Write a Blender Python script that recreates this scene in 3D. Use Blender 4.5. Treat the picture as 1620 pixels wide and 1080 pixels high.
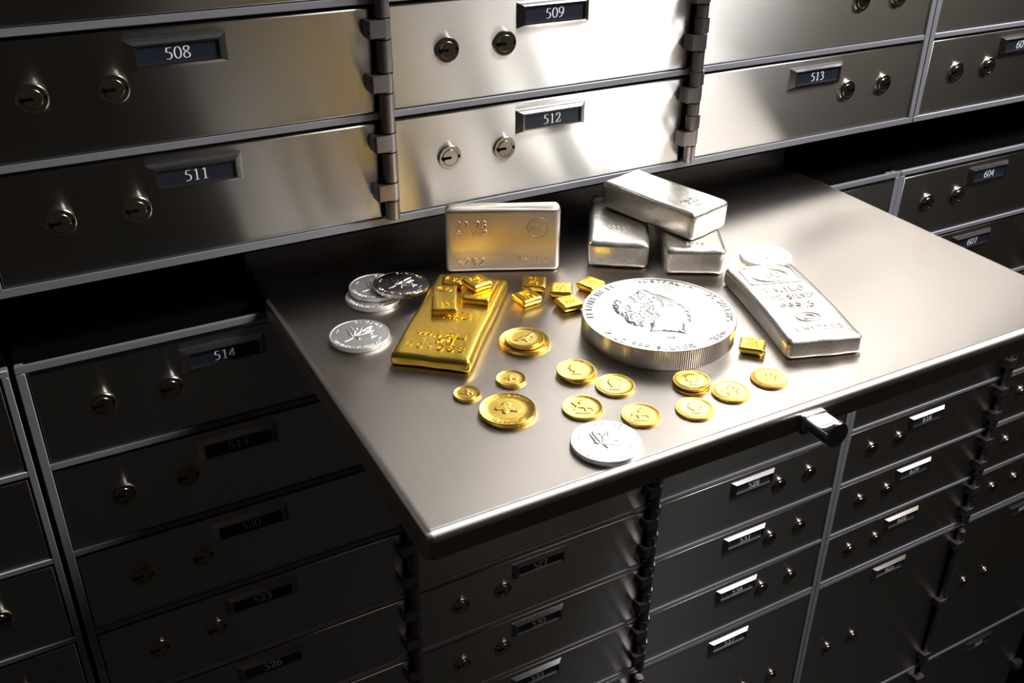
import bpy, bmesh, math, random
import numpy as np
from mathutils import Vector, Matrix

# ------------------------------------------------------------------ clear
for o in list(bpy.data.objects):
    bpy.data.objects.remove(o)
scene = bpy.context.scene
COL = scene.collection
random.seed(7)
MM = 0.001

# ------------------------------------------------------------------ camera
# image frame 1620 x 1080, focal length 1575.87 px, principal point (833.1, 509.1)
cam_data = bpy.data.cameras.new('camera')
cam_data.sensor_fit = 'HORIZONTAL'
cam_data.sensor_width = 36.0
cam_data.lens = 1575.87 / 1620 * 36.0
cam_data.shift_x = -(833.1 - 810) / 1620
cam_data.shift_y = (509.1 - 540) / 1620
cam_data.clip_start = 0.01
cam = bpy.data.objects.new('camera', cam_data)
COL.objects.link(cam)
right = Vector((0.87661712, -0.48100594, 0.01325553))
down = Vector((-0.22355934, -0.43151407, -0.87396615))
fwd = Vector((0.42610285, 0.76317029, -0.48580599))
m = Matrix((right, -down, -fwd)).transposed().to_4x4()
m.translation = Vector((16.6020, -606.0742, 274.0789)) * MM
cam.matrix_world = m
scene.camera = cam

# ------------------------------------------------------------------ world, lights, exposure
world = bpy.data.worlds.new('vault_room')
world.use_nodes = True
bg = world.node_tree.nodes['Background']
bg.inputs[0].default_value = (0.64, 0.52, 0.44, 1)
bg.inputs[1].default_value = 0.020
scene.world = world

def area_light(name, loc, target, sx, sy, power, color=(1, 1, 1)):
    ld = bpy.data.lights.new(name, 'AREA')
    ld.shape = 'RECTANGLE'; ld.size = sx; ld.size_y = sy
    ld.energy = power; ld.color = color
    o = bpy.data.objects.new(name, ld); COL.objects.link(o)
    o.location = loc
    o.rotation_euler = (Vector(target) - Vector(loc)).to_track_quat('-Z', 'Y').to_euler()
    return o

area_light('overhead_softbox', (1.03, -0.46, 0.87), (0.42, -0.06, 0.0), 0.28, 0.42, 23.0, (1.0, 1.0, 0.985))
area_light('warm_fill_light', (1.85, -1.20, 1.20), (0.80, 0.0, 0.0), 2.00, 0.40, 9.0, (1.0, 0.84, 0.74))  # added fill to lift the upper doors, not a fitting of the vault

scene.view_settings.view_transform = 'Standard'
scene.view_settings.look = 'None'
scene.view_settings.gamma = 1.0
scene.view_settings.use_curve_mapping = False
scene.view_settings.exposure = 0.1

# ------------------------------------------------------------------ materials
def mat(name, color, metallic=0.0, rough=0.4, aniso=0.0, tangent=None, bump=None, vary=None, spec=None):
    """procedural principled material. bump=(scale xyz, strength, distance), vary=(scale xyz, amount)"""
    M = bpy.data.materials.new(name); M.use_nodes = True
    nt = M.node_tree; p = nt.nodes['Principled BSDF']
    p.inputs['Base Color'].default_value = (*color, 1)
    p.inputs['Metallic'].default_value = metallic
    p.inputs['Roughness'].default_value = rough
    if spec is not None: p.inputs['Specular IOR Level'].default_value = spec
    tc = nt.nodes.new('ShaderNodeTexCoord')
    def noise(scale, detail=3.0):
        mp = nt.nodes.new('ShaderNodeMapping'); mp.inputs['Scale'].default_value = scale
        nt.links.new(tc.outputs['Object'], mp.inputs['Vector'])
        n = nt.nodes.new('ShaderNodeTexNoise'); n.inputs['Scale'].default_value = 1.0
        n.inputs['Detail'].default_value = detail
        nt.links.new(mp.outputs[0], n.inputs['Vector'])
        return n.outputs['Fac']
    if aniso:
        p.inputs['Anisotropic'].default_value = aniso
        if tangent:
            c = nt.nodes.new('ShaderNodeCombineXYZ')
            for i in range(3): c.inputs[i].default_value = tangent[i]
            nt.links.new(c.outputs[0], p.inputs['Tangent'])
    if vary:
        f = noise(vary[0])
        mx = nt.nodes.new('ShaderNodeMix'); mx.data_type = 'RGBA'
        a = vary[1]
        mx.inputs[6].default_value = (*[c * (1 - a) for c in color], 1)
        mx.inputs[7].default_value = (*[min(1, c * (1 + a)) for c in color], 1)
        nt.links.new(f, mx.inputs[0]); nt.links.new(mx.outputs[2], p.inputs['Base Color'])
        mr = nt.nodes.new('ShaderNodeMapRange')
        mr.inputs[3].default_value = max(0.02, rough * (1 - a * .8)); mr.inputs[4].default_value = rough * (1 + a * .8)
        nt.links.new(f, mr.inputs[0]); nt.links.new(mr.outputs[0], p.inputs['Roughness'])
    if bump:
        b = nt.nodes.new('ShaderNodeBump'); b.inputs['Strength'].default_value = bump[1]
        b.inputs['Distance'].default_value = bump[2]
        nt.links.new(noise(bump[0], 4.0), b.inputs['Height']); nt.links.new(b.outputs[0], p.inputs['Normal'])
    return M

def brushed(name, color, rough, aniso, tangent, scale, amount, dist='BECKMANN', haze=0.0):
    """brushed metal: anisotropic gloss with a bell-shaped lobe, fine grain along the brushing"""
    M = bpy.data.materials.new(name); M.use_nodes = True
    nt = M.node_tree; nt.nodes.remove(nt.nodes['Principled BSDF'])
    g = nt.nodes.new('ShaderNodeBsdfAnisotropic'); g.distribution = dist
    g.inputs['Anisotropy'].default_value = aniso
    c = nt.nodes.new('ShaderNodeCombineXYZ')
    for i in range(3): c.inputs[i].default_value = tangent[i]
    nt.links.new(c.outputs[0], g.inputs['Tangent'])
    tc = nt.nodes.new('ShaderNodeTexCoord'); mp = nt.nodes.new('ShaderNodeMapping'); mp.inputs['Scale'].default_value = scale
    nt.links.new(tc.outputs['Object'], mp.inputs['Vector'])
    n = nt.nodes.new('ShaderNodeTexNoise'); n.inputs['Scale'].default_value = 1.0; n.inputs['Detail'].default_value = 3.0
    nt.links.new(mp.outputs[0], n.inputs['Vector'])
    mx = nt.nodes.new('ShaderNodeMix'); mx.data_type = 'RGBA'
    mx.inputs[6].default_value = (*[k * (1 - amount) for k in color], 1)
    mx.inputs[7].default_value = (*[min(1, k * (1 + amount)) for k in color], 1)
    nt.links.new(n.outputs['Fac'], mx.inputs[0]); nt.links.new(mx.outputs[2], g.inputs['Color'])
    mr = nt.nodes.new('ShaderNodeMapRange')
    mr.inputs[3].default_value = rough * (1 - amount * .5); mr.inputs[4].default_value = rough * (1 + amount * .5)
    nt.links.new(n.outputs['Fac'], mr.inputs[0]); nt.links.new(mr.outputs[0], g.inputs['Roughness'])
    out = g.outputs[0]
    if haze:                      # a second, wide-tailed lobe: the haze of worn brushing
        h = nt.nodes.new('ShaderNodeBsdfAnisotropic'); h.distribution = 'GGX'
        h.inputs['Anisotropy'].default_value = aniso
        nt.links.new(c.outputs[0], h.inputs['Tangent']); nt.links.new(mx.outputs[2], h.inputs['Color'])
        nt.links.new(mr.outputs[0], h.inputs['Roughness'])
        ms = nt.nodes.new('ShaderNodeMixShader'); ms.inputs[0].default_value = haze
        nt.links.new(g.outputs[0], ms.inputs[1]); nt.links.new(h.outputs[0], ms.inputs[2]); out = ms.outputs[0]
    nt.links.new(out, nt.nodes['Material Output'].inputs['Surface'])
    return M
STEEL = brushed('brushed_steel_door', (0.585, 0.585, 0.57), 0.42, 0.60, (1, 0, 0), (40, 40, 2600), 0.10, 'BECKMANN', 0.09)
TRAYM = brushed('brushed_steel_shelf', (0.57, 0.52, 0.48), 0.385, 0.50, (0, .7, .7), (2200, 45, 45), 0.08, 'GGX')
EDGEM = brushed('shelf_edge_highlight', (0.92, 0.90, 0.88), 0.43, 0.46, (0, .7, .7), (900, 45, 45), 0.04, 'GGX')  # lighter version of the shelf steel, paints in the front edge highlight
FRAME = mat('grey_hammered_frame', (0.24, 0.24, 0.27), 0.35, 0.42, bump=((1500, 1500, 1500), 0.35, 0.0003))
HINGE = mat('dark_bronze_hinge', (0.34, 0.31, 0.32), 1, 0.36, bump=((1400, 1400, 1400), 0.25, 0.0002))
CHROME = mat('polished_chrome', (0.66, 0.66, 0.68), 1, 0.16)
NAVY = mat('navy_plastic_plate', (0.012, 0.015, 0.026), 0, 0.34)
WHITE = mat('white_print', (0.80, 0.82, 0.86), 0, 0.5)
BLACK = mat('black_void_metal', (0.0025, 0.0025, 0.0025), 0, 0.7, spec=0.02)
DARK = mat('dark_painted_metal', (0.018, 0.018, 0.02), 0, 0.35)
NICKEL = mat('nickel_lock', (0.60, 0.55, 0.46), 1, 0.19)
KEYHOLE = mat('keyhole_black', (0.003, 0.003, 0.003), 0, 0.7, spec=0.0)
FLOORM = mat('dark_vault_floor', (0.011, 0.010, 0.009), 0, 0.6, vary=((6, 6, 6), 0.3), spec=0.15)
SILVER = mat('cast_silver', (0.82, 0.78, 0.73), 1, 0.34, bump=((420, 420, 420), 0.32, 0.0007), vary=((260, 260, 260), 0.10))
SILVERB = mat('satin_silver', (0.84, 0.76, 0.68), 1, 0.40, 0.6, None, vary=((60, 60, 2400), 0.12))
COINSILVER = mat('minted_silver', (0.90, 0.88, 0.86), 1, 0.44)
KILOSILVER = mat('frosted_silver', (0.60, 0.59, 0.585), 1, 0.31)
COINMIRROR = mat('proof_mirror_silver', (0.93, 0.91, 0.90), 1, 0.12)
GOLD = mat('cast_gold', (1.0, 0.64, 0.10), 1, 0.30, bump=((300, 300, 300), 0.25, 0.0005), vary=((220, 220, 220), 0.10))
COINGOLD = mat('minted_gold', (1.0, 0.68, 0.16), 1, 0.25, bump=((2200, 2200, 2200), 0.15, 0.0001))
OLDGOLD = mat('red_gold', (0.92, 0.55, 0.15), 1, 0.28, bump=((2200, 2200, 2200), 0.20, 0.0001))

# ------------------------------------------------------------------ helpers
def obj(name, mesh, material=None, parent=None, loc=None, rot=None):
    o = bpy.data.objects.new(name, mesh); COL.objects.link(o)
    if material and not mesh.materials: mesh.materials.append(material)
    if parent: o.parent = parent
    if loc is not None: o.location = [c * MM for c in loc]
    if rot is not None: o.rotation_euler = rot
    return o

def thing(name, label, cat, loc=(0, 0, 0), rotz=0.0, group=None):
    o = bpy.data.objects.new(name, None); COL.objects.link(o)
    o.empty_display_size = 0.02
    o.location = [c * MM for c in loc]; o.rotation_euler = (0, 0, rotz)
    o['label'] = label; o['category'] = cat
    if group: o['group'] = group
    return o

def to_mesh(bm, name, material=None, smooth=True, scale=MM):
    bmesh.ops.recalc_face_normals(bm, faces=bm.faces)
    me = bpy.data.meshes.new(name)
    for v in bm.verts: v.co *= scale
    bm.to_mesh(me); bm.free()
    if smooth:
        for p in me.polygons: p.use_smooth = True
        try: me.set_sharp_from_angle(angle=math.radians(35))
        except Exception: pass
    if material: me.materials.append(material)
    return me

def box_bm(x0, x1, y0, y1, z0, z1, bev=0.0, seg=1, bm=None):
    b = bmesh.new()
    bmesh.ops.create_cube(b, size=1.0)
    for v in b.verts:
        v.co.x = x1 if v.co.x > 0 else x0
        v.co.y = y1 if v.co.y > 0 else y0
        v.co.z = z1 if v.co.z > 0 else z0
    if bev: bmesh.ops.bevel(b, geom=b.edges[:], offset=bev, segments=seg, profile=0.5, affect='EDGES')
    if bm is None: return b
    tmp = bpy.data.meshes.new('tmp'); b.to_mesh(tmp); b.free(); bm.from_mesh(tmp); bpy.data.meshes.remove(tmp)
    return bm

def flat_sides(me):
    for p in me.polygons:
        if max(abs(c) for c in p.normal) > .9995: p.use_smooth = False
    return me

def box_mesh(name, x0, x1, y0, y1, z0, z1, material, bev=0.0, seg=1, smooth=True):
    return flat_sides(to_mesh(box_bm(x0, x1, y0, y1, z0, z1, bev, seg), name, material, smooth))

def lathe(profile, n, axis='z', bm=None, wob=None):
    """profile = [(r, h)] ; closes on the axis when r == 0"""
    bm = bm or bmesh.new()
    rings = []
    for k, (r, h) in enumerate(profile):
        if r <= 1e-6:
            co = (0, 0, h) if axis == 'z' else (0, -h, 0)
            rings.append([bm.verts.new(co)])
        else:
            ring = []
            for i in range(n):
                rr = r - (wob[1] if wob and k in wob[0] and i % 2 else 0)
                a = 2 * math.pi * i / n
                co = (rr * math.cos(a), rr * math.sin(a), h) if axis == 'z' else (rr * math.cos(a), -h, rr * math.sin(a))
                ring.append(bm.verts.new(co))
            rings.append(ring)
    for A, B in zip(rings, rings[1:]):
        if len(A) == 1 and len(B) == 1: continue
        for i in range(n):
            j = (i + 1) % n
            if len(A) == 1: bm.faces.new((A[0], B[i], B[j]))
            elif len(B) == 1: bm.faces.new((A[i], A[j], B[0]))
            else: bm.faces.new((A[i], A[j], B[j], B[i]))
    return bm

# ---- stroke alphabet (4 wide, 6 high)
def arc(cx, cy, rx, ry, a0, a1, n=8):
    return [(cx + rx * math.cos(math.radians(a0 + (a1 - a0) * i / n)), cy + ry * math.sin(math.radians(a0 + (a1 - a0) * i / n))) for i in range(n + 1)]
GL = {
 'A': [[(0, 0), (2, 6), (4, 0)], [(.8, 2.2), (3.2, 2.2)]],
 'B': [[(0, 0), (0, 6), (2.2, 6)] + arc(2.2, 4.6, 1.5, 1.4, 90, -90, 6) + [(0, 3.2)], [(2.2, 3.2)] + arc(2.3, 1.6, 1.7, 1.6, 90, -90, 6) + [(0, 0)]],
 'C': [arc(2.2, 3, 2.2, 3, 45, 315, 12)],
 'D': [[(0, 0), (0, 6), (1.6, 6)] + arc(1.6, 3, 2.4, 3, 90, -90, 8) + [(0, 0)]],
 'E': [[(3.6, 6), (0, 6), (0, 0), (3.6, 0)], [(0, 3.1), (3, 3.1)]],
 'F': [[(3.6, 6), (0, 6), (0, 0)], [(0, 3.1), (3, 3.1)]],
 'G': [arc(2.2, 3, 2.2, 3, 45, 340, 12) + [(4.2, 2.6), (2.6, 2.6)]],
 'H': [[(0, 0), (0, 6)], [(4, 0), (4, 6)], [(0, 3), (4, 3)]],
 'I': [[(2, 0), (2, 6)]],
 'K': [[(0, 0), (0, 6)], [(3.8, 6), (0, 2.4)], [(1.3, 3.6), (4, 0)]],
 'L': [[(0, 6), (0, 0), (3.4, 0)]],
 'M': [[(0, 0), (0, 6), (2, 2), (4, 6), (4, 0)]],
 'N': [[(0, 0), (0, 6), (4, 0), (4, 6)]],
 'O': [arc(2, 3, 2.1, 3, 0, 360, 14)],
 'P': [[(0, 0), (0, 6), (2.2, 6)] + arc(2.2, 4.5, 1.6, 1.5, 90, -90, 6) + [(0, 3)]],
 'R': [[(0, 0), (0, 6), (2.2, 6)] + arc(2.2, 4.5, 1.6, 1.5, 90, -90, 6) + [(0, 3)], [(1.8, 3), (4, 0)]],
 'S': [arc(2, 4.5, 1.8, 1.5, 40, 270, 8) + arc(2, 1.5, 1.8, 1.5, 90, -140, 8)],
 'T': [[(2, 0), (2, 6)], [(0, 6), (4, 6)]],
 'U': [[(0, 6), (0, 2)] + arc(2, 2, 2, 2, 180, 360, 8) + [(4, 6)]],
 'V': [[(0, 6), (2, 0), (4, 6)]],
 'Y': [[(0, 6), (2, 3), (4, 6)], [(2, 3), (2, 0)]],
 'Z': [[(0, 6), (4, 6), (0, 0), (4, 0)]],
 '0': [arc(2, 3, 1.8, 3, 0, 360, 14)],
 '1': [[(.8, 4.8), (2, 6), (2, 0)]],
 '2': [arc(2, 4.3, 1.8, 1.7, 170, -25, 8) + [(.1, 0), (3.9, 0)]],
 '3': [arc(1.9, 4.5, 1.7, 1.5, 150, -90, 8) + arc(1.9, 1.55, 1.9, 1.55, 90, -150, 8)],
 '4': [[(3, 0), (3, 6), (0, 1.7), (4, 1.7)]],
 '5': [[(3.6, 6), (.8, 6), (.5, 3.3)] + arc(1.9, 1.9, 1.9, 1.9, 120, -150, 10)],
 '6': [arc(2, 1.8, 1.8, 1.8, 0, 360, 12), [(.2, 1.8), (.5, 3.8), (1.5, 5.4), (3, 6)]],
 '7': [[(0, 6), (4, 6), (1.4, 0)]],
 '8': [arc(2, 4.6, 1.5, 1.4, 0, 360, 12), arc(2, 1.6, 1.8, 1.6, 0, 360, 12)],
 '9': [arc(2, 4.2, 1.8, 1.8, 0, 360, 12), [(3.8, 4.2), (3.5, 2.2), (2.5, .6), (1, 0)]],
 '.': [[(1.8, 0), (2.2, .4)]], '/': [[(0, 0), (4, 6)]], ' ': [],
}
def text_strokes(s, h, x0=0.0, y0=0.0, gap=1.6, align='l', width=1.0):
    k = h / 6; out = []; x = 0.0
    for ch in s:
        for st in GL.get(ch, []): out.append([((x + px * width), py) for px, py in st])
        x += (2.4 if ch in ' .' else 4 * width) + gap
    w = x - gap
    off = {'l': 0, 'c': -w / 2, 'r': -w}[align]
    return [[((px + off) * k + x0, py * k + y0) for px, py in st] for st in out]

def ring_text(s, h, r, mid_deg, gap=1.6, inside=False, width=1.0):
    """text set round a circle of radius r, upright reading centred on mid_deg; inside -> reads along the bottom"""
    out = []
    for st in text_strokes(s, h, 0, 0, gap, 'c', width):
        q = []
        for px, py in st:
            if not inside:
                a = math.radians(mid_deg) - px / r; rr = r + py
            else:
                a = math.radians(mid_deg) + px / r; rr = r + h - py
            q.append((rr * math.cos(a), rr * math.sin(a)))
        out.append(q)
    return out

def ridge_bm(strokes, w, h, bm=None, z=0.0):
    """roof-shaped raised bars along strokes"""
    bm = bm or bmesh.new()
    for st in strokes:
        for (x0, y0), (x1, y1) in zip(st, st[1:]):
            dx, dy = x1 - x0, y1 - y0; L = math.hypot(dx, dy)
            if L < 1e-6: continue
            dx, dy = dx / L, dy / L; e = w * .3
            x0e, y0e, x1e, y1e = x0 - dx * e, y0 - dy * e, x1 + dx * e, y1 + dy * e
            nx, ny = -dy * w / 2, dx * w / 2; zb = z - h * .4; tx, ty = nx * .35, ny * .35
            v = [bm.verts.new(c) for c in ((x0e + nx, y0e + ny, zb), (x0e - nx, y0e - ny, zb), (x1e - nx, y1e - ny, zb), (x1e + nx, y1e + ny, zb),
                                           (x0 + tx, y0 + ty, z + h), (x0 - tx, y0 - ty, z + h), (x1 - tx, y1 - ty, z + h), (x1 + tx, y1 + ty, z + h))]
            for f in ((4, 5, 6, 7), (1, 2, 6, 5), (3, 0, 4, 7), (0, 1, 5, 4), (2, 3, 7, 6)): bm.faces.new([v[i] for i in f])
    return bm

def relief_mesh(name, polys, h, width, step, detail=0.0, seed=0, z=0.0, lines=None, lw=0.5, ld=0.2):
    """domed raised relief filling the polygons (list of vertex lists); lines are cut into it as grooves"""
    P = [np.array(p, float) for p in polys]
    mn = np.min([p.min(0) for p in P], 0) - step; mx = np.max([p.max(0) for p in P], 0) + step
    xs = np.arange(mn[0], mx[0] + step, step); ys = np.arange(mn[1], mx[1] + step, step)
    X, Y = np.meshgrid(xs, ys); best = np.full(X.shape, -1e9)
    def segd(ax, ay, bx, by):
        dx, dy = bx - ax, by - ay; L = dx * dx + dy * dy + 1e-12
        t = np.clip(((X - ax) * dx + (Y - ay) * dy) / L, 0, 1)
        return np.hypot(X - ax - t * dx, Y - ay - t * dy)
    for p in P:
        q = np.roll(p, -1, 0); d = np.full(X.shape, 1e9); ins = np.zeros(X.shape, bool)
        for (ax, ay), (bx, by) in zip(p, q):
            d = np.minimum(d, segd(ax, ay, bx, by))
            if ay != by:
                ins ^= ((ay > Y) != (by > Y)) & (X < (bx - ax) * (Y - ay) / (by - ay) + ax)
        best = np.maximum(best, np.where(ins, d, -d))
    Z = np.where(best > 0, h * (1 - np.exp(-np.maximum(best, 0) / width)), best * .8)
    if lines:
        ldm = np.full(X.shape, 1e9)
        for st in lines:
            for (ax, ay), (bx, by) in zip(st, st[1:]): ldm = np.minimum(ldm, segd(ax, ay, bx, by))
        Z = Z - np.where(best > 0, ld * np.exp(-(ldm / lw) ** 2), 0)
    if detail:
        rng = np.random.RandomState(seed); N = rng.rand(*X.shape)
        for _ in range(2): N = (N + np.roll(N, 1, 0) + np.roll(N, 1, 1) + np.roll(N, -1, 0) + np.roll(N, -1, 1)) / 5
        Z = Z + np.where(best > step, (N - .5) * detail * 3, 0)
    keep = best > -step * 1.5
    idx = -np.ones(X.shape, int); idx[keep] = np.arange(keep.sum())
    verts = np.stack([X[keep], Y[keep], np.maximum(Z[keep], -.3) + z], 1) * MM
    a, b, c, d = idx[:-1, :-1], idx[:-1, 1:], idx[1:, 1:], idx[1:, :-1]
    ok = (a >= 0) & (b >= 0) & (c >= 0) & (d >= 0)
    faces = np.stack([a[ok], b[ok], c[ok], d[ok]], 1)
    me = bpy.data.meshes.new(name); me.from_pydata(verts.tolist(), [], faces.tolist())
    for p in me.polygons: p.use_smooth = True
    return me

# ------------------------------------------------------------------ the setting: floor and cabinets
FZ = -1125.0
fl = obj('floor', box_mesh('floor', -900, 1900, -1800, 420, FZ - 20, FZ, FLOORM)); fl['kind'] = 'structure'

PITCH = 74.4
UP = [PITCH * r for r in range(6)]                     # upper row bases
LOW = [-128.6 - PITCH * r for r in range(7)]           # lower row bases
BIG = [-838.0, -1091.0]                                # tall boxes
DEPTH = 340.0

def cabinet(name, label, x0, x1, inner0, inner1, zb, zt, rails, posts, dbl=None):
    """frame with stiles, rails, hinge posts and backing; x0..x1 outer, inner0..inner1 between the stiles"""
    t = thing(name, label, 'cabinet', ((x0 + x1) / 2, 0, zb))
    ox, oz = (x0 + x1) / 2, zb
    def part(n, a, b, c, d, e, f, material, bev=0.5, par=t):
        return obj(n, box_mesh(n, a - ox, b - ox, c, d, e - oz, f - oz, material, bev), None, par)
    part('stile', x0, inner0, 0, 15, zb + 5.5, zt - 4.9, FRAME)
    part('stile', inner1, x1, 0, 15, zb + 5.5, zt - 4.9, FRAME)
    for (a, b) in rails:
        edge = b > zt - 1 or a < zb + 1                      # top and bottom rails run over the stiles
        part('rail', x0 if edge else inner0 - .3, x1 if edge else inner1 + .3, 0.0 if edge else 0.2, 30 if b < zt - 1 else 3.5, a, b, FRAME)
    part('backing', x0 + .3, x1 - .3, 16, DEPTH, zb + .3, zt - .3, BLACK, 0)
    for (px, pz0, pz1, cuts) in posts:
        ph = obj('hinge_post', to_mesh(lathe([(0, 0), (4.3, 0), (4.7, .4), (4.7, pz1 - pz0 - .4), (4.3, pz1 - pz0), (0, pz1 - pz0)], 20), 'hinge_post', HINGE), None, t, (px - ox, -4.2, pz0 - oz))
        part('hinge_channel', px - 6.2, px + 5.5, 3, 16, pz0, pz1, BLACK, 0)
        for cz in cuts:   # knuckle joints
            obj('knuckle_joint', KJ, None, ph, (0, 0, cz - pz0))
    return t
KJ = to_mesh(lathe([(4.5, -.35), (4.85, -.35), (4.85, .35), (4.5, .35)], 20), 'knuckle_joint', KEYHOLE)

def joints(bases, both):
    out = []
    for b in bases:
        for s in ((15.5, 26.5), (50, 61)):
            out += [b + s[0] - 1.2, b + s[1] + (12.2 if both else 1.2)]
    return out

up_rails = [(-5.5, 0)] + [(b - 4.5, b) for b in UP[1:]] + [(UP[-1] + 69.9, UP[-1] + 74.4)]
low_rails = [(-57.6, -52.7)] + [(b - 4.5, b) for b in LOW[:-1]] + [(-579.8, LOW[-1]), (-585.5, -580.6), (BIG[0] - 5, BIG[0]), (BIG[1] - 30, BIG[1])]
UT = UP[-1] + 74.4
cabinet('cabinet_frame', 'grey steel frame of the upper bank of boxes above the shelf', -6.5, 756.6, 0, 750.4, -5.5, UT, up_rails,
        [(245.5, 0.5, UT - 5, joints(UP, False)), (498.5, 0.5, UT - 5, joints(UP, True))])
cabinet('cabinet_frame', 'grey steel frame of the upper right bank holding box 601', 757.2, 1520, 763.5, 1513.5, -5.5, UT, up_rails,
        [(1008.7, 0.5, UT - 5, joints(UP, False))])
cabinet('cabinet_frame', 'grey steel frame of the lower middle bank beneath the shelf', -5.6, 756.6, 0, 750.4, FZ, -52.7, low_rails,
        [(245.5, LOW[6] + .5, -58, joints(LOW, False)), (498.5, LOW[6] + .5, -58, joints(LOW, True)), (245.5, BIG[0] + 1, -587, []), (498.5, BIG[0] + 1, -587, [])])
cabinet('cabinet_frame', 'grey steel frame of the lower right bank holding box 604', 757.2, 1520, 763.5, 1513.5, FZ, -52.7, low_rails,
        [(1008.7, LOW[6] + .5, -58, joints(LOW, True)), (1008.7, BIG[0] + 1, -587, []), (1261.7, LOW[6] + .5, -58, joints(LOW, True)), (1261.7, BIG[0] + 1, -587, [])])
cabinet('cabinet_frame', 'grey steel frame of the lower bank at the far left edge', -771, -9.1, -764.5, -13.6, FZ, -52.7, low_rails,
        [(-264.5, LOW[6] + .5, -58, joints(LOW, False))])
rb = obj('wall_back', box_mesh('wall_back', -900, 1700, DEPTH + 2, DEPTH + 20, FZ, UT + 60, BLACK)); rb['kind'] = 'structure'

# ------------------------------------------------------------------ deposit boxes
def number_frame_mesh():
    bm = bmesh.new(); W, H = 57.5, 17.3; bx, bz, t = 4.4, 2.4, 4.0; r = 0.9
    def loop(dx, dz, y): return [bm.verts.new((s * (W / 2 - dx), y, q * (H / 2 - dz))) for s, q in ((-1, -1), (1, -1), (1, 1), (-1, 1))]
    L = [loop(0, 0, .3), loop(0, 0, -.4), loop(bx, bz, -t), loop(bx + r, bz + r, -t), loop(bx + r, bz + r, -t + 1.4)]
    for A, B in zip(L, L[1:]):
        for i in range(4):
            j = (i + 1) % 4; bm.faces.new((A[i], A[j], B[j], B[i]))
    bmesh.ops.recalc_face_normals(bm, faces=bm.faces)
    if sum(f.normal.y for f in bm.faces) > 0: bmesh.ops.reverse_faces(bm, faces=bm.faces)
    me = bpy.data.meshes.new('number_frame')
    for v in bm.verts: v.co *= MM
    bm.to_mesh(me); bm.free(); me.materials.append(CHROME); return me
NFM = number_frame_mesh()
NPM = box_mesh('number_plate', -23.5, 23.5, -2.9, .2, -5.4, 5.4, NAVY)
LOCKM = to_mesh(lathe([(8.6, 0), (8.6, 1.5), (8.2, 1.9), (6.15, 1.9), (6.0, 1.2), (5.75, 1.2), (5.6, 2.1), (5.35, 2.4), (0, 2.4)], 36, 'y'), 'lock', NICKEL)
def keyhole_mesh():
    bm = bmesh.new()
    box_bm(-6.6, .6, -2.62, -1.0, -.9, .9, 0, 1, bm)
    box_bm(-5.6, -4.4, -2.62, -1.0, -1.7, .9, 0, 1, bm)
    box_bm(6.2, 7.6, -2.0, -1.0, -1.1, 1.1, 0, 1, bm)
    return to_mesh(bm, 'keyhole', KEYHOLE, False)
KEYM = keyhole_mesh()
def strap_mesh(x0=-11.5, y0=-8.2, y1=-9.7, dx=1.2):
    """flat leaf folded over a round hinge post: profile in x,y extruded in z, x = 0 at post axis, +x away from the door"""
    bm = bmesh.new(); R = 5.5; prof = [(x0, 0.5), (x0, y0), (x0 + dx, y1)]
    prof += [(R * math.sin(a), -4.2 - R * math.cos(a)) for a in [math.radians(d) for d in range(0, 181, 20)]]
    prof += [(-5, 1.3), (-5, .5)]
    lo = [bm.verts.new((x, y, 0)) for x, y in prof]; hi = [bm.verts.new((x, y, 11)) for x, y in prof]
    n = len(prof)
    for i in range(n):
        j = (i + 1) % n; bm.faces.new((lo[i], lo[j], hi[j], hi[i]))
    bm.faces.new(hi); bm.faces.new(lo)
    bmesh.ops.triangulate(bm, faces=[f for f in bm.faces if len(f.verts) > 4])
    return to_mesh(bm, 'hinge_strap', HINGE)
STRAPM = strap_mesh()
STRAPC = strap_mesh(-8.0, -3.0, -6.0, 1.6)

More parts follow.
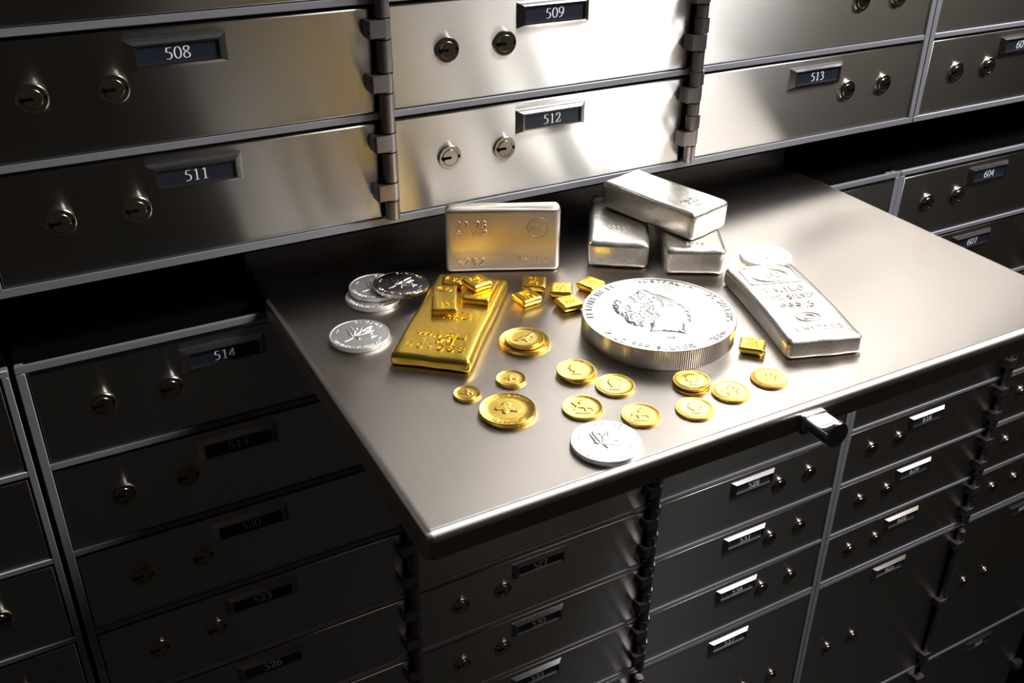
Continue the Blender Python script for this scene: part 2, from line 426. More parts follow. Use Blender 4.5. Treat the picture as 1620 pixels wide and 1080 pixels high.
# serif numerals: strokes whose width follows a broad pen (upright thick, flat thin)
def sm(pts, n=5):
    P = [Vector(p) for p in pts]; out = []
    for i in range(len(P) - 1):
        p0, p1, p2, p3 = P[max(i - 1, 0)], P[i], P[i + 1], P[min(i + 2, len(P) - 1)]
        for k in range(n):
            t = k / n
            q = .5 * ((2 * p1) + (p2 - p0) * t + (2 * p0 - 5 * p1 + 4 * p2 - p3) * t * t + (3 * p1 - p0 - 3 * p2 + p3) * t ** 3)
            out.append((q.x, q.y))
    out.append(tuple(P[-1])); return out
SER = {
 '0': [arc(2, 3, 1.6, 2.85, 0, 360, 22)],
 '1': [[(2.1, .1), (2.1, 5.9)], [(1.0, 5.2), (2.1, 5.9)], [(1.0, .1), (3.2, .1)]],
 '2': [sm([(.5, 4.3), (.9, 5.5), (1.9, 5.9), (3.0, 5.3), (3.1, 4.0), (2.2, 2.3), (.5, .25)]), [(.4, .25), (3.4, .25), (3.75, 1.2)]],
 '3': [sm([(.5, 4.8), (1.2, 5.8), (2.4, 5.7), (3.0, 4.7), (2.5, 3.6), (1.5, 3.2)]), sm([(1.5, 3.2), (2.8, 2.9), (3.4, 1.8), (2.9, .6), (1.7, .1), (.5, .5)])],
 '4': [[(2.7, .1), (2.7, 5.9)], [(2.7, 5.9), (.3, 1.7)], [(.3, 1.7), (3.8, 1.7)]],
 '5': [[(1.2, 5.75), (3.4, 5.75)], [(1.2, 5.7), (.8, 3.6)], sm([(.8, 3.6), (2.2, 3.4), (3.2, 2.5), (3.1, 1.1), (2.1, .2), (.6, .3)])],
 '6': [sm([(3.4, 5.9), (1.9, 5.2), (.8, 3.6), (.5, 2.0), (.9, .6), (2.0, .1), (3.2, .7), (3.5, 2.0), (3.0, 3.2), (2.0, 3.5), (.9, 2.9)])],
 '7': [[(.5, 4.9), (.8, 5.75), (3.6, 5.75)], [(3.6, 5.75), (1.7, .1)]],
 '8': [sm([(2, 3.2), (.9, 4.0), (.9, 5.3), (2, 5.9), (3.1, 5.3), (3.0, 4.1), (1.0, 2.6), (.5, 1.3), (1.1, .3), (2.1, .1), (3.2, .6), (3.4, 1.8), (2, 3.2)])],
 '9': [sm([(.6, .1), (2.1, .8), (3.2, 2.4), (3.5, 4.0), (3.1, 5.4), (2.0, 5.9), (.8, 5.3), (.5, 4.0), (1.0, 2.8), (2.0, 2.5), (3.1, 3.1)])],
}
def number_mesh(s):
    bm = bmesh.new(); k = 7.0 / 6; adv = 4.3; w = adv * len(s)
    for ci, ch in enumerate(s):
        for st in SER[ch]:
            q = [((x + ci * adv - w / 2) * k, (y - 3) * k) for x, y in st]
            nb = len(q); Ls = []; Rs = []
            for i in range(nb):
                a = Vector(q[max(i - 1, 0)]); b = Vector(q[min(i + 1, nb - 1)]); d = (b - a).normalized()
                wd = .26 + .56 * abs(d.y) ** 1.5
                nrm = Vector((-d.y, d.x)) * wd / 2; c = Vector(q[i])
                Ls.append(c + nrm); Rs.append(c - nrm)
            vs = [(bm.verts.new((l.x, -3.0, l.y)), bm.verts.new((r.x, -3.0, r.y))) for l, r in zip(Ls, Rs)]
            for (a, b), (c, d) in zip(vs, vs[1:]):
                bm.faces.new((a, b, d, c))
    ext = bmesh.ops.extrude_face_region(bm, geom=bm.faces[:])
    for v in [e for e in ext['geom'] if isinstance(e, bmesh.types.BMVert)]: v.co.y += .12
    return to_mesh(bm, 'number', WHITE, False)

DOORS = {}
def door_mesh(w, h):
    k = (round(w, 1), round(h, 1))
    if k not in DOORS: DOORS[k] = box_mesh('door', 0, w, 0, 14, 0, h, STEEL, 0.7, 2)
    return DOORS[k]

def deposit_box(number, xc, side, base, top, label, group, xa, xb, big=False, num_visible=True, straps=True, post=None):
    """xc = column origin, side 'l' -> locks left, hinge right ; 'r' -> locks right, hinge left"""
    t = thing('deposit_box', label, 'deposit box', (xa, 1.2, base), 0, group)
    obj('door', door_mesh(xb - xa, top - base), None, t)
    lx = (39.2, 82.3) if side == 'l' else (667.0 - 505, 709.6 - 505)
    px = 120.3 if side == 'l' else 628.0 - 505
    zl = 35.3 if not big else 134.0
    zp = 52.6 if not big else (top - base) - 15.0
    for x in lx:
        l = obj('lock', LOCKM, None, t, (xc + x - xa, .1, zl))
        obj('keyhole', KEYM, None, l, rot=(0, 0 if side == 'l' else math.pi, 0))
    nf = obj('number_frame', NFM, None, t, (xc + px - xa, .1, zp))
    obj('number_plate', NPM, None, nf)
    if number: obj('number', number_mesh(str(number)), None, nf)
    if post is not None:
        zz = (15.5, 50.0) if not big else (18, 120, 222)
        if side == 'r': zz = [z + 11.6 for z in zz]
        for z in zz:
            s = obj('hinge_strap', STRAPM if side == 'l' else STRAPC, None, t, (post - xa, -1.0, z))
            if side == 'r': s.rotation_euler = (0, 0, 0); s.scale = (-1, 1, 1)
    return t

def columns(x0):
    return [('l', x0, x0 + .8, x0 + 239.3, x0 + 245.5), ('l', x0 + 252.6, x0 + 252.6, x0 + 492.0, x0 + 498.5), ('r', x0 + 505, x0 + 505.5, x0 + 749.6, x0 + 498.5)]

ROWW = ['bottom', 'second', 'third', 'fourth', 'fifth', 'sixth', 'seventh']
LOWW = ['top', 'second', 'third', 'fourth', 'fifth', 'sixth', 'seventh']
COLW = ['left', 'middle', 'right']
def bank(x0, bases, first, cols, bankname, group, big=False, tops=None, numbered=True):
    C = columns(x0)
    for r, b in enumerate(bases):
        for c in cols:
            side, xc, xa, xb, post = C[c]
            n = first(r, c)
            lab = 'steel deposit box numbered %d, %s' % (n, bankname(r, c))
            top = tops[r] if tops else b + 67.4
            deposit_box(n, xc, side, b + .6, top, lab, group, xa, xb, big, post=post)

bank(0, UP, lambda r, c: 511 + c - 3 * r, (0, 1, 2), lambda r, c: '%s column, %s row above the shelf slot' % (COLW[c], ROWW[r]), 'numbered boxes above the shelf')
bank(763.5, UP, lambda r, c: 601 + c - 3 * r, (0,), lambda r, c: 'upper right corner, %s row above the slot' % ROWW[r], 'numbered boxes at the upper right')
bank(0, LOW, lambda r, c: 514 + c + 3 * r, (0, 1, 2), lambda r, c: '%s column, %s row below the shelf slot' % (COLW[c], LOWW[r]), 'numbered boxes below the shelf')
bank(0, BIG, lambda r, c: 535 + c + 3 * r, (0, 1, 2), lambda r, c: 'tall door, %s column, %s row of tall doors' % (COLW[c], ['upper', 'lower'][r]), 'tall numbered boxes', True, [-586.2, -843.8])
bank(763.5, LOW, lambda r, c: 604 + c + 3 * r, (0, 1), lambda r, c: 'right-hand bank, %s column, %s row below the slot' % (['near', 'far'][c], LOWW[r]), 'numbered boxes at the lower right')
bank(763.5, BIG, lambda r, c: 625 + c + 3 * r, (0, 1), lambda r, c: 'tall door of the right-hand bank, %s column, %s' % (['near', 'far'][c], ['upper', 'lower'][r]), 'tall numbered boxes', True, [-586.2, -843.8])
ords = ['topmost', 'second from the top', 'third from the top', 'fourth from the top', 'fifth from the top', 'sixth from the top', 'seventh from the top']
CL = columns(-764.5)
for r, b in enumerate(LOW):
    side, xc, xa, xb, post = CL[2]
    deposit_box(None, xc, side, b + .6, b + 67.4, 'dark steel box door at the far left edge, %s below the slot' % ords[r], 'boxes at the far left edge', xa, xb, post=post)

# ------------------------------------------------------------------ pull-out shelf
ZT = -41.03
shelf = thing('pull_out_shelf', 'brushed steel pull-out shelf carrying the gold and silver', 'shelf', (400, -112, ZT - 15.5))
def shelf_panel():
    bm = box_bm(-249, 249, -159.6, 110.5, 0, 15.5)
    es = [e for e in bm.edges if ((all(v.co.z > 15 for v in e.verts) and not all(v.co.y > 0 for v in e.verts)) or (abs(e.verts[0].co.z - e.verts[1].co.z) > 5 and e.verts[0].co.y < 0))]
    bmesh.ops.bevel(bm, geom=es, offset=5.0, segments=10, profile=0.5, affect='EDGES')
    rear = box_bm(-243.9, 243.9, 110.5, 159, 6.5, 15.5)
    tmp = bpy.data.meshes.new('tmp'); rear.to_mesh(tmp); rear.free(); bm.from_mesh(tmp); bpy.data.meshes.remove(tmp)
    me = flat_sides(to_mesh(bm, 'shelf_panel', TRAYM))
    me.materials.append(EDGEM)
    for p in me.polygons:                                   # rolled front edge: same steel, its highlight put into a lighter colour
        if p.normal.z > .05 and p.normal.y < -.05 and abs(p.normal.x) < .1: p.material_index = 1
    return me
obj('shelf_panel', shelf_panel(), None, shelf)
obj('rear_upstand', box_mesh('rear_upstand', -249, 249, 156.5, 159, 12, 30, DARK, 1.0, 3), None, shelf)
def handle_mesh():
    bm = bmesh.new(); R = 8.2; n = 40; rings = []
    for y, flat in ((0, 3.4), (-13.5, 3.4), (-15.5, 3.7), (-17.2, 4.8), (-18.6, 6.4), (-19.6, 8.2), (-21.0, 8.2), (-21.6, 7.9)):
        ring = []; rr = R if y > -21.3 else R - .5
        for i in range(n):
            a = 2 * math.pi * i / n
            ring.append(bm.verts.new((rr * math.cos(a), y, min(rr * math.sin(a), flat))))
        rings.append(ring)
    for A, B in zip(rings, rings[1:]):
        for i in range(n): bm.faces.new((A[i], A[(i + 1) % n], B[(i + 1) % n], B[i]))
    bm.faces.new(rings[-1]); bm.faces.new(rings[0])
    bmesh.ops.triangulate(bm, faces=[f for f in bm.faces if len(f.verts) > 4])
    return flat_sides(to_mesh(bm, 'handle', CHROME))
hd = obj('handle', handle_mesh(), None, shelf, (-9, -159.4, 7.6))
obj('handle_collar', box_mesh('handle_collar', -8.6, 8.6, -4.6, 0, -8.4, 3.9, CHROME, 1.2, 2), None, hd)

# ------------------------------------------------------------------ bars
def bar_mesh(name, L, W, H, material, r=2.0, taper=0.0, dish=0.0, seg=4, wob=0.0, seed=1, pillow=0.0):
    """cast bar: rounded box, base L x W at z = 0; taper > 0 -> top smaller; dish -> sunken top; pillow -> bulging sides"""
    bm = box_bm(-L / 2, L / 2, -W / 2, W / 2, 0, H, r, seg)
    nx = max(6, int(L / 4)); ny = max(6, int(W / 4))
    for k, (n, ax, D) in enumerate(((nx, 0, L), (ny, 1, W))):
        for i in range(1, n):
            co = Vector((0, 0, 0)); co[ax] = -D / 2 + r + (D - 2 * r) * i / n
            no = Vector((0, 0, 0)); no[ax] = 1
            bmesh.ops.bisect_plane(bm, geom=bm.verts[:] + bm.edges[:] + bm.faces[:], plane_co=co, plane_no=no)
    rng = random.Random(seed); ph = [rng.uniform(0, 6.28) for _ in range(8)]
    for v in bm.verts:
        t = v.co.z / H; u = v.co.x / (L / 2); w = v.co.y / (W / 2)
        if dish and t > .6: v.co.z -= dish * max(0, 1 - u * u) * max(0, 1 - w * w) * (t - .6) / .4
        s = 1 - taper * t
        if pillow: s *= 1 - pillow * (1 - min(1, t / .75)) ** 1.6
        v.co.x *= s; v.co.y *= s
        if wob:
            v.co.x += wob * math.sin(w * 3.1 + ph[0]) * .6 + wob * .3 * math.sin(w * 7 + ph[1])
            v.co.y += wob * math.sin(u * 2.7 + ph[2]) * .6 + wob * .3 * math.sin(u * 8 + ph[3])
            if t > .55: v.co.z += wob * .5 * math.sin(u * 3.4 + ph[4]) * math.sin(w * 2.9 + ph[5])
    return to_mesh(bm, name, material)

def lettering(name, strokes, w, h, material, parent, loc=(0, 0, 0), rot=None):
    o = obj(name, to_mesh(ridge_bm(strokes, w, h), name, material, False), None, parent, loc, rot)
    o['kind'] = 'stuff'
    return o

def circle(r, n=40, cx=0, cy=0, ry=None): return arc(cx, cy, r, ry or r, 0, 360, n)

def rad(d): return math.radians(d)

# standing one kilo silver bar
t = thing('silver_bar', 'satin silver bar standing on its long edge, stamped ABC and 1KILO', 'silver bar', (315.9, -33.2, ZT), rad(-24.1), 'silver bars')
obj('bar_body', bar_mesh('bar_body', 80.5, 13.1, 49.0, SILVERB, 3.6, 0, 0, 5, .35, 3), None, t)
st = text_strokes('99 98', 5.2, -33.0, 34.6, 1.5) + text_strokes('SILVER', 4.3, -33.0, 28.6, 1.2) + text_strokes('6282', 5.4, -33.0, 6.2, 2.0) + text_strokes('1KILO', 5.4, 32.0, 7.4, 1.5, 'r', .85)
lettering('stamped_lettering', st, .8, .5, SILVERB, t, (0, -6.5, 0), (math.pi / 2, 0, 0))
st = [circle(7.6, 44), circle(7.0, 44)] + text_strokes('ABC', 5.2, 0, -2.6, .8, 'c', .95)
lettering('maker_stamp', st, .7, .5, SILVERB, t, (24.5, -6.5, 34.0), (math.pi / 2, 0, 0))

# two blocks and the bar lying across them
t = thing('silver_bar', 'short-looking silver block under the left end of the crossing bar, stamped 1000 g', 'silver bar', (414.1, -34.2, ZT), rad(-33.9), 'silver bars')
obj('bar_body', bar_mesh('bar_body', 43.5, 90, 20.6, SILVER, 4.2, -.03, .4, 4, .4, 5), None, t)
lettering('stamped_lettering', text_strokes('1000G', 3.6, 0, -18.0, 1.6, 'c') + text_strokes('9995', 3.4, -1, -23.0, 2.2, 'c'), .65, .5, SILVER, t, (0, 0, 20.15))
t = thing('silver_bar', 'silver block under the right end of the crossing bar', 'silver bar', (454.2, -67.6, ZT), rad(-29.9), 'silver bars')
obj('bar_body', bar_mesh('bar_body', 43.0, 90, 20.6, SILVER, 4.2, -.03, .6, 4, .35, 8), None, t)
lettering('stamped_lettering', text_strokes('9995', 3.4, 0, -36.0, 2.2, 'c'), .6, .4, SILVER, t, (0, 0, 20.4))
t = thing('silver_bar', 'silver bar lying across the top of two silver blocks', 'silver bar', (443.9, -48.2, ZT + 20.75), rad(-75.7), 'silver bars')
obj('bar_body', bar_mesh('bar_body', 88.0, 41.5, 21.6, SILVER, 3.8, -.015, .5, 4, .5, 11), None, t)
st = [[(-q[1] + 0, q[0]) for q in s] for s in text_strokes('FINE', 3.4, 0, -30, 1.4, 'c') + text_strokes('SILVER', 3.4, 0, -25, 1.2, 'c') + text_strokes('1000G', 3.4, 0, -35.5, 1.4, 'c')]
lettering('stamped_lettering', st, .6, .4, SILVER, t, (0, 0, 21.3))

# flat cast bar
t = thing('silver_bar', 'wide flat silver bar stamped with an oval ABC, right of the giant coin', 'silver bar', (450.6, -184.3, ZT), rad(-17.3), 'silver bars')
obj('bar_body', bar_mesh('bar_body', 51.0, 108.0, 13.6, SILVER, 3.8, .02, .15, 5, .6, 21), None, t)
st = [circle(13.5, 40, 0, 34, 9.5), circle(12.2, 40, 0, 34, 8.3)] + text_strokes('ABC', 6.0, 0, 31, 1.0, 'c')
st += [[(-17, 22), (17, 22), (18.5, 24), (18.5, 44), (16, 46.5), (-16, 46.5), (-18.5, 44), (-18.5, 24), (-17, 22)]]
lettering('maker_stamp', st, .9, .5, SILVER, t, (0, 0, 13.55))
st = text_strokes('1 KILO', 6.0, 0, 10, 1.2, 'c') + text_strokes('FINE SILVER', 5.0, 0, 0, 1.1, 'c', .72) + text_strokes('999.5', 6.0, 0, -12.5, 1.2, 'c')
st += [circle(8.0, 30, 0, -25.5, 5.5), circle(4, 20, 0, -25.5, 2.8)] + text_strokes('1 HH 72 MG', 4.6, 0, -42, 1.2, 'c', .8)
lettering('stamped_lettering', st, .8, .5, SILVER, t, (0, 0, 13.5))

# kilo gold bar and the small ones on it
t = thing('gold_bar', 'large gold bar stamped 1 KG and 001068 lying at the left', 'gold bar', (249.0, -92.3, ZT), rad(-39.3), 'gold bars')
obj('bar_body', bar_mesh('bar_body', 50.5, 114.0, 8.2, GOLD, 3.0, .02, .35, 5, .5, 31), None, t)
st = text_strokes('999.9 GOLD', 4.0, 0, -29.5, 1.5, 'c', .9) + text_strokes('1 KG', 6.0, -1, -37.5, 1.8, 'c') + text_strokes('001068', 6.0, 0, -46, 2.6, 'c')
st += text_strokes('MELTER', 3.0, 5, -1.0, 1.2, 'c') + text_strokes('ASSAYER', 3.0, 4, -5.5, 1.2, 'c')
lettering('stamped_lettering', st, 1.0, .8, GOLD, t, (0, 0, 7.8))

def small_bar(label, x, y, zb, yaw, L, W, H, rows, oval=None, r=1.4, pillow=0.0, seed=1, group='small gold bars on the large gold bar', dish=.2, rotx=0.0, roty=0.0):
    t = thing('gold_bar', label, 'gold bar', (x, y, zb), rad(yaw), group)
    if rotx or roty: t.rotation_euler = (rad(rotx), rad(roty), rad(yaw))
    obj('bar_body', bar_mesh('bar_body', L, W, H, GOLD, r, .03, dish, 4, .18, seed, pillow), None, t)
    st = []
    for txt, h, yy in rows: st += text_strokes(txt, h, 0, yy, 1.2, 'c', .85)
    if oval: st += [circle(oval[1], 26, 0, oval[0], oval[2])] + text_strokes('ABC', oval[2] * 1.0, 0, oval[0] - oval[2] * .5, .8, 'c')
    lettering('stamped_lettering', st, .45, .3, GOLD, t, (0, 0, H - dish * .6))
    return t
ZG = ZT + 7.9
small_bar('small upright-lying gold bar with an oval ABC, front left on the large gold bar', 250.8, -76.3, ZG, -25.3, 17, 36, 4.6, [('10 OZ', 2.2, -8.5), ('GOLD', 2.0, -11.5)], (11.5, 5.2, 3.6), seed=41)
small_bar('small gold bar underneath the pillow-shaped one on the large gold bar', 277.0, -76.2, ZG, -40.5, 19.5, 33, 4.4, [('GOLD', 2.2, -9.5), ('999.9', 2.2, -12.8)], seed=42)
small_bar('pillow-shaped gold bar on top of a small bar on the large gold bar', 276.2, -72.8, ZG + 4.35, 8.8, 16.5, 16.5, 5.2, [('FINE', 2.4, 2.2), ('1 OZ', 2.4, -1.2), ('GOLD', 2.4, -4.6)], None, 2.0, .12, 43)
small_bar('rounded gold bar with an oval ABC at the back of the large gold bar', 265.9, -56.5, ZG, -32.6, 15, 13.5, 5.0, [], (0.5, 5.4, 4.2), 2.2, .1, 44)

tiles = [('small square gold tile lying behind another, nearest the standing silver bar', 320.7, -71.2, -31.7, 16.8, 16.8, -2),
         ('small square gold tile turned corner forward, nearest the large gold bar', 306.5, -87.0, 5.1, 16.2, 16.2, 0),
         ('small square gold tile in the middle of the cluster of five', 332.6, -87.5, -29.8, 16.4, 16.4, 0),
         ('small square gold tile tucked against the rim of the giant silver coin', 327.6, -106.6, -1.9, 16.2, 15.6, 0),
         ('small square gold tile behind the left rim of the giant silver coin', 355.0, -90.2, 20.5, 16.4, 15.0, 0),
         ('lone small gold tile between the giant coin and the flat silver bar', 399.5, -208.0, -44.9, 16.2, 15.5, 0)]
for i, (lab, x, y, yaw, L, W, rx) in enumerate(tiles):
    small_bar(lab, x, y, ZT + .02, yaw, L, W, 5.6, [('CREDIT', 1.8, 3.8), ('FINE', 1.8, 1.0), ('999.9', 1.8, -1.8), ('1/2 OZ', 1.8, -4.6)], None, 1.5, .22, 50 + i, 'small square gold tiles', .1)

# ------------------------------------------------------------------ coins
def coin_mesh(name, D, T, material, rim=1.0, n=160, reed=.12, field=.18):
    R = D / 2; b = min(.3, T * .15)
    prof = [(0, 0), (R - b, 0), (R, b), (R, T - b), (R - b, T), (R - rim, T), (R - rim - .25, T - field), (R * .6, T - field), (0, T - field)]
    me = to_mesh(lathe(prof, n, 'z', None, ({2, 3}, reed)), name, material)
    for p in me.polygons:
        if abs(p.normal.z) < .3: p.use_smooth = False      # crisp milling round the edge
    return me

# maple leaf in unit coordinates, stem down
LEAF_R = [(0, -.30), (.06, -.30), (.30, -.36), (.27, -.26), (.62, .02), (.55, .06), (.62, .26), (.40, .22), (.36, .34), (.20, .18), (.27, .52), (.14, .46), (0, .78)]
LEAF = LEAF_R + [(-x, y) for x, y in reversed(LEAF_R[1:-1])]
VEINS = [[(0, -.3), (0, .72)], [(0, -.28), (.2, .1), (.55, .22)], [(0, -.28), (-.2, .1), (-.55, .22)], [(0, -.28), (.26, -.33)], [(0, -.28), (-.26, -.33)],
         [(0, .1), (.2, .42)], [(0, .1), (-.2, .42)], [(0, -.28), (.5, .03)], [(0, -.28), (-.5, .03)]]
def rot2(p, a, s): return [(s * (x * math.cos(a) - y * math.sin(a)), s * (x * math.sin(a) + y * math.cos(a))) for x, y in p]
def leaf_relief(R, name='leaf_relief'):
    a = rad(-32); s = R * .93
    stem = rot2([(-.025, -.28), (.025, -.28), (.0, -.55), (-.06, -.72), (-.11, -.70), (-.05, -.52)], a, s)
    return relief_mesh(name, [rot2(LEAF, a, s), stem], .62, .6, R / 60, .08, 3, 0, [rot2(v, a, s) for v in VEINS], .28, .5)
LEAFM = leaf_relief(19); LEAFM.materials.append(COINSILVER)
LEAFMM = LEAFM.copy(); LEAFMM.materials.clear(); LEAFMM.materials.append(COINMIRROR)
mtext = ring_text('CANADA', 2.2, 15.0, 75, 5.0) + ring_text('FINE SILVER 1 OZ ARGENT PUR', 1.4, 15.4, 270, 1.6, True) + ring_text('9999', 1.1, 14.0, 168, 1.2) + ring_text('9999', 1.1, 13.2, -18, 1.2)
MTEXT = to_mesh(ridge_bm(mtext, .4, .32), 'coin_lettering', COINSILVER, False)
MTEXTM = MTEXT.copy(); MTEXTM.materials.clear(); MTEXTM.materials.append(COINMIRROR)
MAPLE = coin_mesh('coin_body', 38, 3.0, COINSILVER, 1.1, 200, .13)
MAPLEM = coin_mesh('coin_body', 38, 3.0, COINMIRROR, 1.1, 200, .13)
def maple(label, x, y, zb, yaw=-29, tilt=(0, 0), mirror=False):
    t = thing('silver_coin', label, 'coin', (x, y, zb), 0, 'silver coins')
    t.rotation_euler = (rad(tilt[0]), rad(tilt[1]), rad(yaw))
    obj('coin_body', MAPLEM if mirror else MAPLE, None, t)
    obj('leaf_relief', LEAFMM if mirror else LEAFM, None, t, (0, 0, 2.80))
    obj('coin_lettering', MTEXTM if mirror else MTEXT, None, t, (0, 0, 2.82))
    return t
maple('silver maple leaf coin lying alone at the front edge of the shelf', 265.4, -249.0, ZT)
maple('silver maple leaf coin lying alone in front of the leaning coins at left', 189.5, -80.8, ZT)
maple('bottom silver coin of the pile of three at left', 216.5, -35.6, ZT, -60)
maple('middle silver maple leaf coin of the pile of three at left', 221.4, -29.0, ZT + 3.02, -35)
maple('mirror-bright silver coin leaning on top of the pile of three at left', 235.5, -38.5, ZT + 6.2, -29, (-2.0, 2.0), True)

# plain-topped silver disc behind the flat bar
t = thing('silver_coin', 'silver coin half hidden behind the flat silver bar', 'coin', (496.8, -107.8, ZT), rad(-29), 'silver coins')
obj('coin_body', MAPLE, None, t)
obj('coin_lettering', MTEXT, None, t, (0, 0, 2.82))
obj('leaf_relief', LEAFM, None, t, (0, 0, 2.80))

# giant silver coin ; outline of the head in coin coordinates (mm), up = +y
HEAD = [(-28.9, 13.8), (-29.3, 5.6), (-27.5, -1.0), (-23.8, -6.6), (-22.3, -13.7), (-17.2, -17.7), (-11.3, -19.2), (-7.4, -16.1), (-6.9, -19.5), (-8.8, -25.2), (-1.0, -24.1), (8.9, -25.5), (14.7, -27.5), (13.7, -21.0), (14.8, -14.7), (17.6, -14.0), (19.3, -11.4), (19.2, -9.0), (20.9, -7.4), (19.4, -4.3), (20.3, -1.0), (19.1, 1.8), (21.5, 5.4), (19.2, 8.0), (16.2, 9.4), (14.7, 13.6), (11.6, 17.3), (7.8, 21.0), (3.2, 25.2), (-1.0, 26.2), (-2.9, 28.5), (-6.1, 32.8), (-9.9, 31.1), (-13.2, 26.6), (-19.3, 22.6), (-24.6, 19.3)]
lines = [[(-2.5, 19.2), (2.7, 14.8), (3.3, 7.3), (-1.9, -1.7), (-4.2, -10.3), (-7.9, -16.1)], [(-0.2, 20.8), (7.2, 16.4), (13.8, 12.1)], [(7.0, 8.9), (10.3, 7.2), (15.2, 7.0)], [(16.1, 8.4), (17.1, 5.5), (19.2, 5.1)], [(16.9, -1.1), (18.9, -1.8)], [(-2.1, -3.1), (-0.7, -6.7), (-2.2, -10.3)], [(-4.3, 15.3), (0.1, 16.5)]]
rng = random.Random(5)
HAIR = [(-27.1, 24.7), (-1.8, 25.4), (-6.2, -16.0), (-30.1, -16.7)]
for _ in range(70):                                         # curls of the hair
    u, v = rng.random(), rng.random()
    A, B, C_, D = [Vector(q) for q in HAIR]
    c = (A * (1 - u) + B * u) * (1 - v) + (D * (1 - u) + C_ * u) * v
    r = rng.uniform(1.0, 2.2)
    lines.append(arc(c.x, c.y, r, r, 20, 320, 8))
t = thing('giant_silver_coin', 'giant thick silver coin with a profile head and milled rim', 'coin', (362.0, -160.0, ZT), rad(-29), 'silver coins')
BIGCOIN = coin_mesh('coin_body', 98.0, 13.6, KILOSILVER, 1.6, 440, .34, .35)
obj('coin_body', BIGCOIN, None, t)
HM = relief_mesh('head_relief', [HEAD], 1.15, 2.0, .42, .10, 8, 0, lines, .45, .42); HM.materials.append(KILOSILVER)
obj('head_relief', HM, None, t, (0, 0, 13.2))
bt = ring_text('ELIZABETH II', 4.0, 42.6, 158, 2.2) + ring_text('AUSTRALIA', 4.0, 42.6, 78, 2.4) + ring_text('30 DOLLARS', 4.0, 42.6, 12, 2.0) + ring_text('2006', 4.0, 42.2, 318, 2.0, True) + ring_text('1 KILO 999 SILVER', 4.0, 42.2, 250, 1.9, True)
bt += text_strokes('1KB', 1.8, 4, -32.5, 1.2, 'c')
obj('coin_lettering', to_mesh(ridge_bm(bt, .7, .5), 'coin_lettering', KILOSILVER, False), None, t, (0, 0, 13.27))

# gold coins
KANG = [(-.75, -.42), (-.45, -.38), (-.2, -.30), (.0, -.36), (.12, -.55), (.28, -.55), (.18, -.36), (.24, -.1), (.34, .08), (.5, .0), (.54, .06), (.40, .22), (.42, .34), (.58, .44), (.56, .54), (.40, .60), (.34, .76), (.28, .60), (.22, .40), (.08, .26), (-.18, .16), (-.36, -.06), (-.48, -.26)]
RIDER = [[(-.62, -.05), (-.45, .18), (-.1, .22), (.2, .2), (.42, .42), (.62, .4), (.66, .28), (.5, .12), (.4, -.1), (.55, -.38), (.42, -.42), (.25, -.18), (-.05, -.2), (-.1, -.5), (-.24, -.5), (-.26, -.2), (-.42, -.22), (-.6, -.48), (-.7, -.4), (-.56, -.16)],
         [(-.12, .14), (-.22, .4), (-.05, .5), (-.02, .68), (.12, .7), (.14, .54), (.3, .44), (.16, .14)], [(-.55, -.6), (.55, -.6), (.42, -.72), (-.42, -.72)]]
NUGGET = [(-.55, -.1), (-.5, .15), (-.28, .2), (-.2, .42), (.05, .5), (.2, .34), (.15, .1), (.32, -.02), (.55, .0), (.62, -.16), (.4, -.3), (.1, -.22), (.0, -.42), (-.2, -.4), (-.22, -.16), (-.42, -.22)]
BUST = [(-.40, -.62), (.34, -.62), (.16, -.42), (.18, -.22), (.34, -.22), (.40, -.08), (.36, .0), (.50, .06), (.40, .24), (.38, .44), (.20, .62), (-.1, .66), (-.36, .5), (-.46, .2), (-.36, -.08), (-.24, -.28)]
def scaled(p, s, flip=False): return [((-x if flip else x) * s, y * s) for x, y in p]
def gold_coin(label, x, y, zb, D, T, emblem, material, yaw=-29, flip=False, legend=None, inner=None, seed=1):
    t = thing('gold_coin', label, 'coin', (x, y, zb), rad(yaw), 'gold coins')
    obj('coin_body', coin_mesh('coin_body', D, T, material, D * .035, 120, .08, .14), None, t)
    R = D / 2
    polys = emblem if isinstance(emblem[0][0], tuple) else [emblem]
    me = relief_mesh('emblem_relief', [scaled(p, R * .86, flip) for p in polys], .34, .35, R / 50, .07, seed); me.materials.append(material)
    obj('emblem_relief', me, None, t, (0, 0, T - .16))
    st = []
    if inner: st += [circle(R * inner, 48)]
    if legend:
        for txt, h, rr, ang, bot in legend: st += ring_text(txt, h, rr, ang, 1.6, bot)
    if st: obj('coin_lettering', to_mesh(ridge_bm(st, .28, .16), 'coin_lettering', material, False), None, t, (0, 0, T - .14))
    return t
nl = lambda R: [('AUSTRALIAN NUGGET', R * .11, R * .76, 95, False), ('1 OZ 9999 GOLD', R * .11, R * .76, 270, True)]
sl = lambda R: [('GEORGIVS', R * .11, R * .78, 150, False), ('BRITT', R * .11, R * .78, 40, False)]
gold_coin('large gold coin with a nugget emblem and lettered ring, front left', 233.4, -197.2, ZT, 32.3, 2.8, NUGGET, COINGOLD, legend=nl(16.1), inner=.66, seed=2)
gold_coin('small gold coin between the large gold bar and the nugget coin', 250.7, -168.7, ZT, 17.8, 1.8, NUGGET, COINGOLD, inner=.72, seed=3)
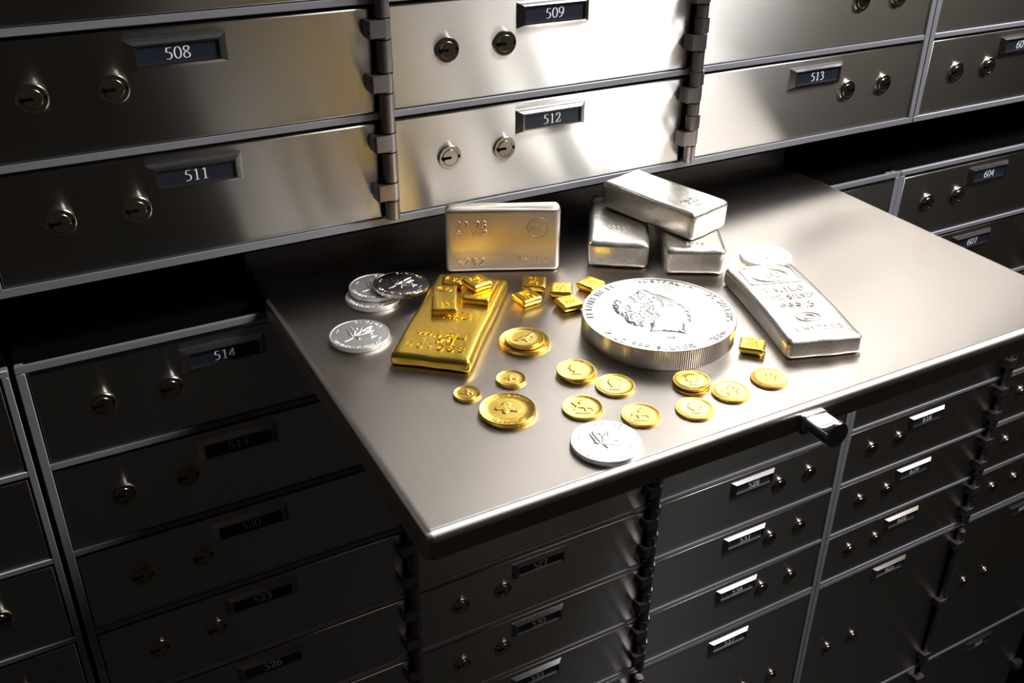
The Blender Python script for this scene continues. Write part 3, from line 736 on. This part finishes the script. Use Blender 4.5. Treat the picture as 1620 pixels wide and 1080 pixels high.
gold_coin('smallest gold coin, leftmost of the gold coins', 221.0, -170.9, ZT, 15.8, 1.6, NUGGET, COINGOLD, inner=.72, flip=True, seed=4)
gold_coin('large gold coin underneath a smaller kangaroo coin', 278.6, -134.2, ZT, 32.0, 2.6, NUGGET, COINGOLD, inner=.9, seed=5)
gold_coin('smaller gold kangaroo coin lying on top of a large gold coin', 278.0, -135.6, ZT + 2.68, 24.6, 2.2, KANG, COINGOLD, inner=.84, seed=6)
gold_coin('upper gold coin of the pair left of the giant coin, near its lower rim', 288.3, -180.2, ZT + 1.72, 23.2, 1.6, BUST, COINGOLD, legend=sl(11.6), flip=True, seed=7)
gold_coin('lower gold coin of the pair left of the giant coin, near its lower rim', 289.2, -180.9, ZT, 23.2, 1.6, RIDER, COINGOLD, seed=8)
gold_coin('gold coin just right of the left-hand pair, in front of the giant coin', 301.4, -203.0, ZT, 23.2, 1.7, BUST, COINGOLD, legend=sl(11.6), seed=9)
gold_coin('bright gold coin with a figure, behind the front silver maple leaf coin', 272.4, -213.9, ZT, 23.2, 1.7, RIDER, COINGOLD, flip=True, seed=10)
gold_coin('reddish gold coin touching distance right of the front silver coin', 297.4, -235.4, ZT, 22.2, 1.6, RIDER, OLDGOLD, inner=.9, seed=11)
gold_coin('lower gold coin of the pair on the right, in front of the giant coin', 341.6, -222.9, ZT, 22.1, 1.6, RIDER, OLDGOLD, seed=12)
gold_coin('upper gold coin of the pair on the right, showing a bust', 342.6, -221.7, ZT + 1.72, 22.1, 1.6, BUST, COINGOLD, legend=sl(11), flip=True, seed=13)
gold_coin('gold coin with a rider between the right-hand pair and the rightmost gold coin', 357.1, -239.7, ZT, 22.1, 1.6, RIDER, COINGOLD, inner=.9, seed=14)
gold_coin('gold coin with a bust in front of the right-hand pair', 327.9, -244.3, ZT, 21.8, 1.6, BUST, COINGOLD, flip=True, inner=.9, seed=15)
gold_coin('reddish gold coin, rightmost of the gold coins', 386.6, -238.9, ZT, 21.8, 1.6, RIDER, OLDGOLD, inner=.9, seed=16)
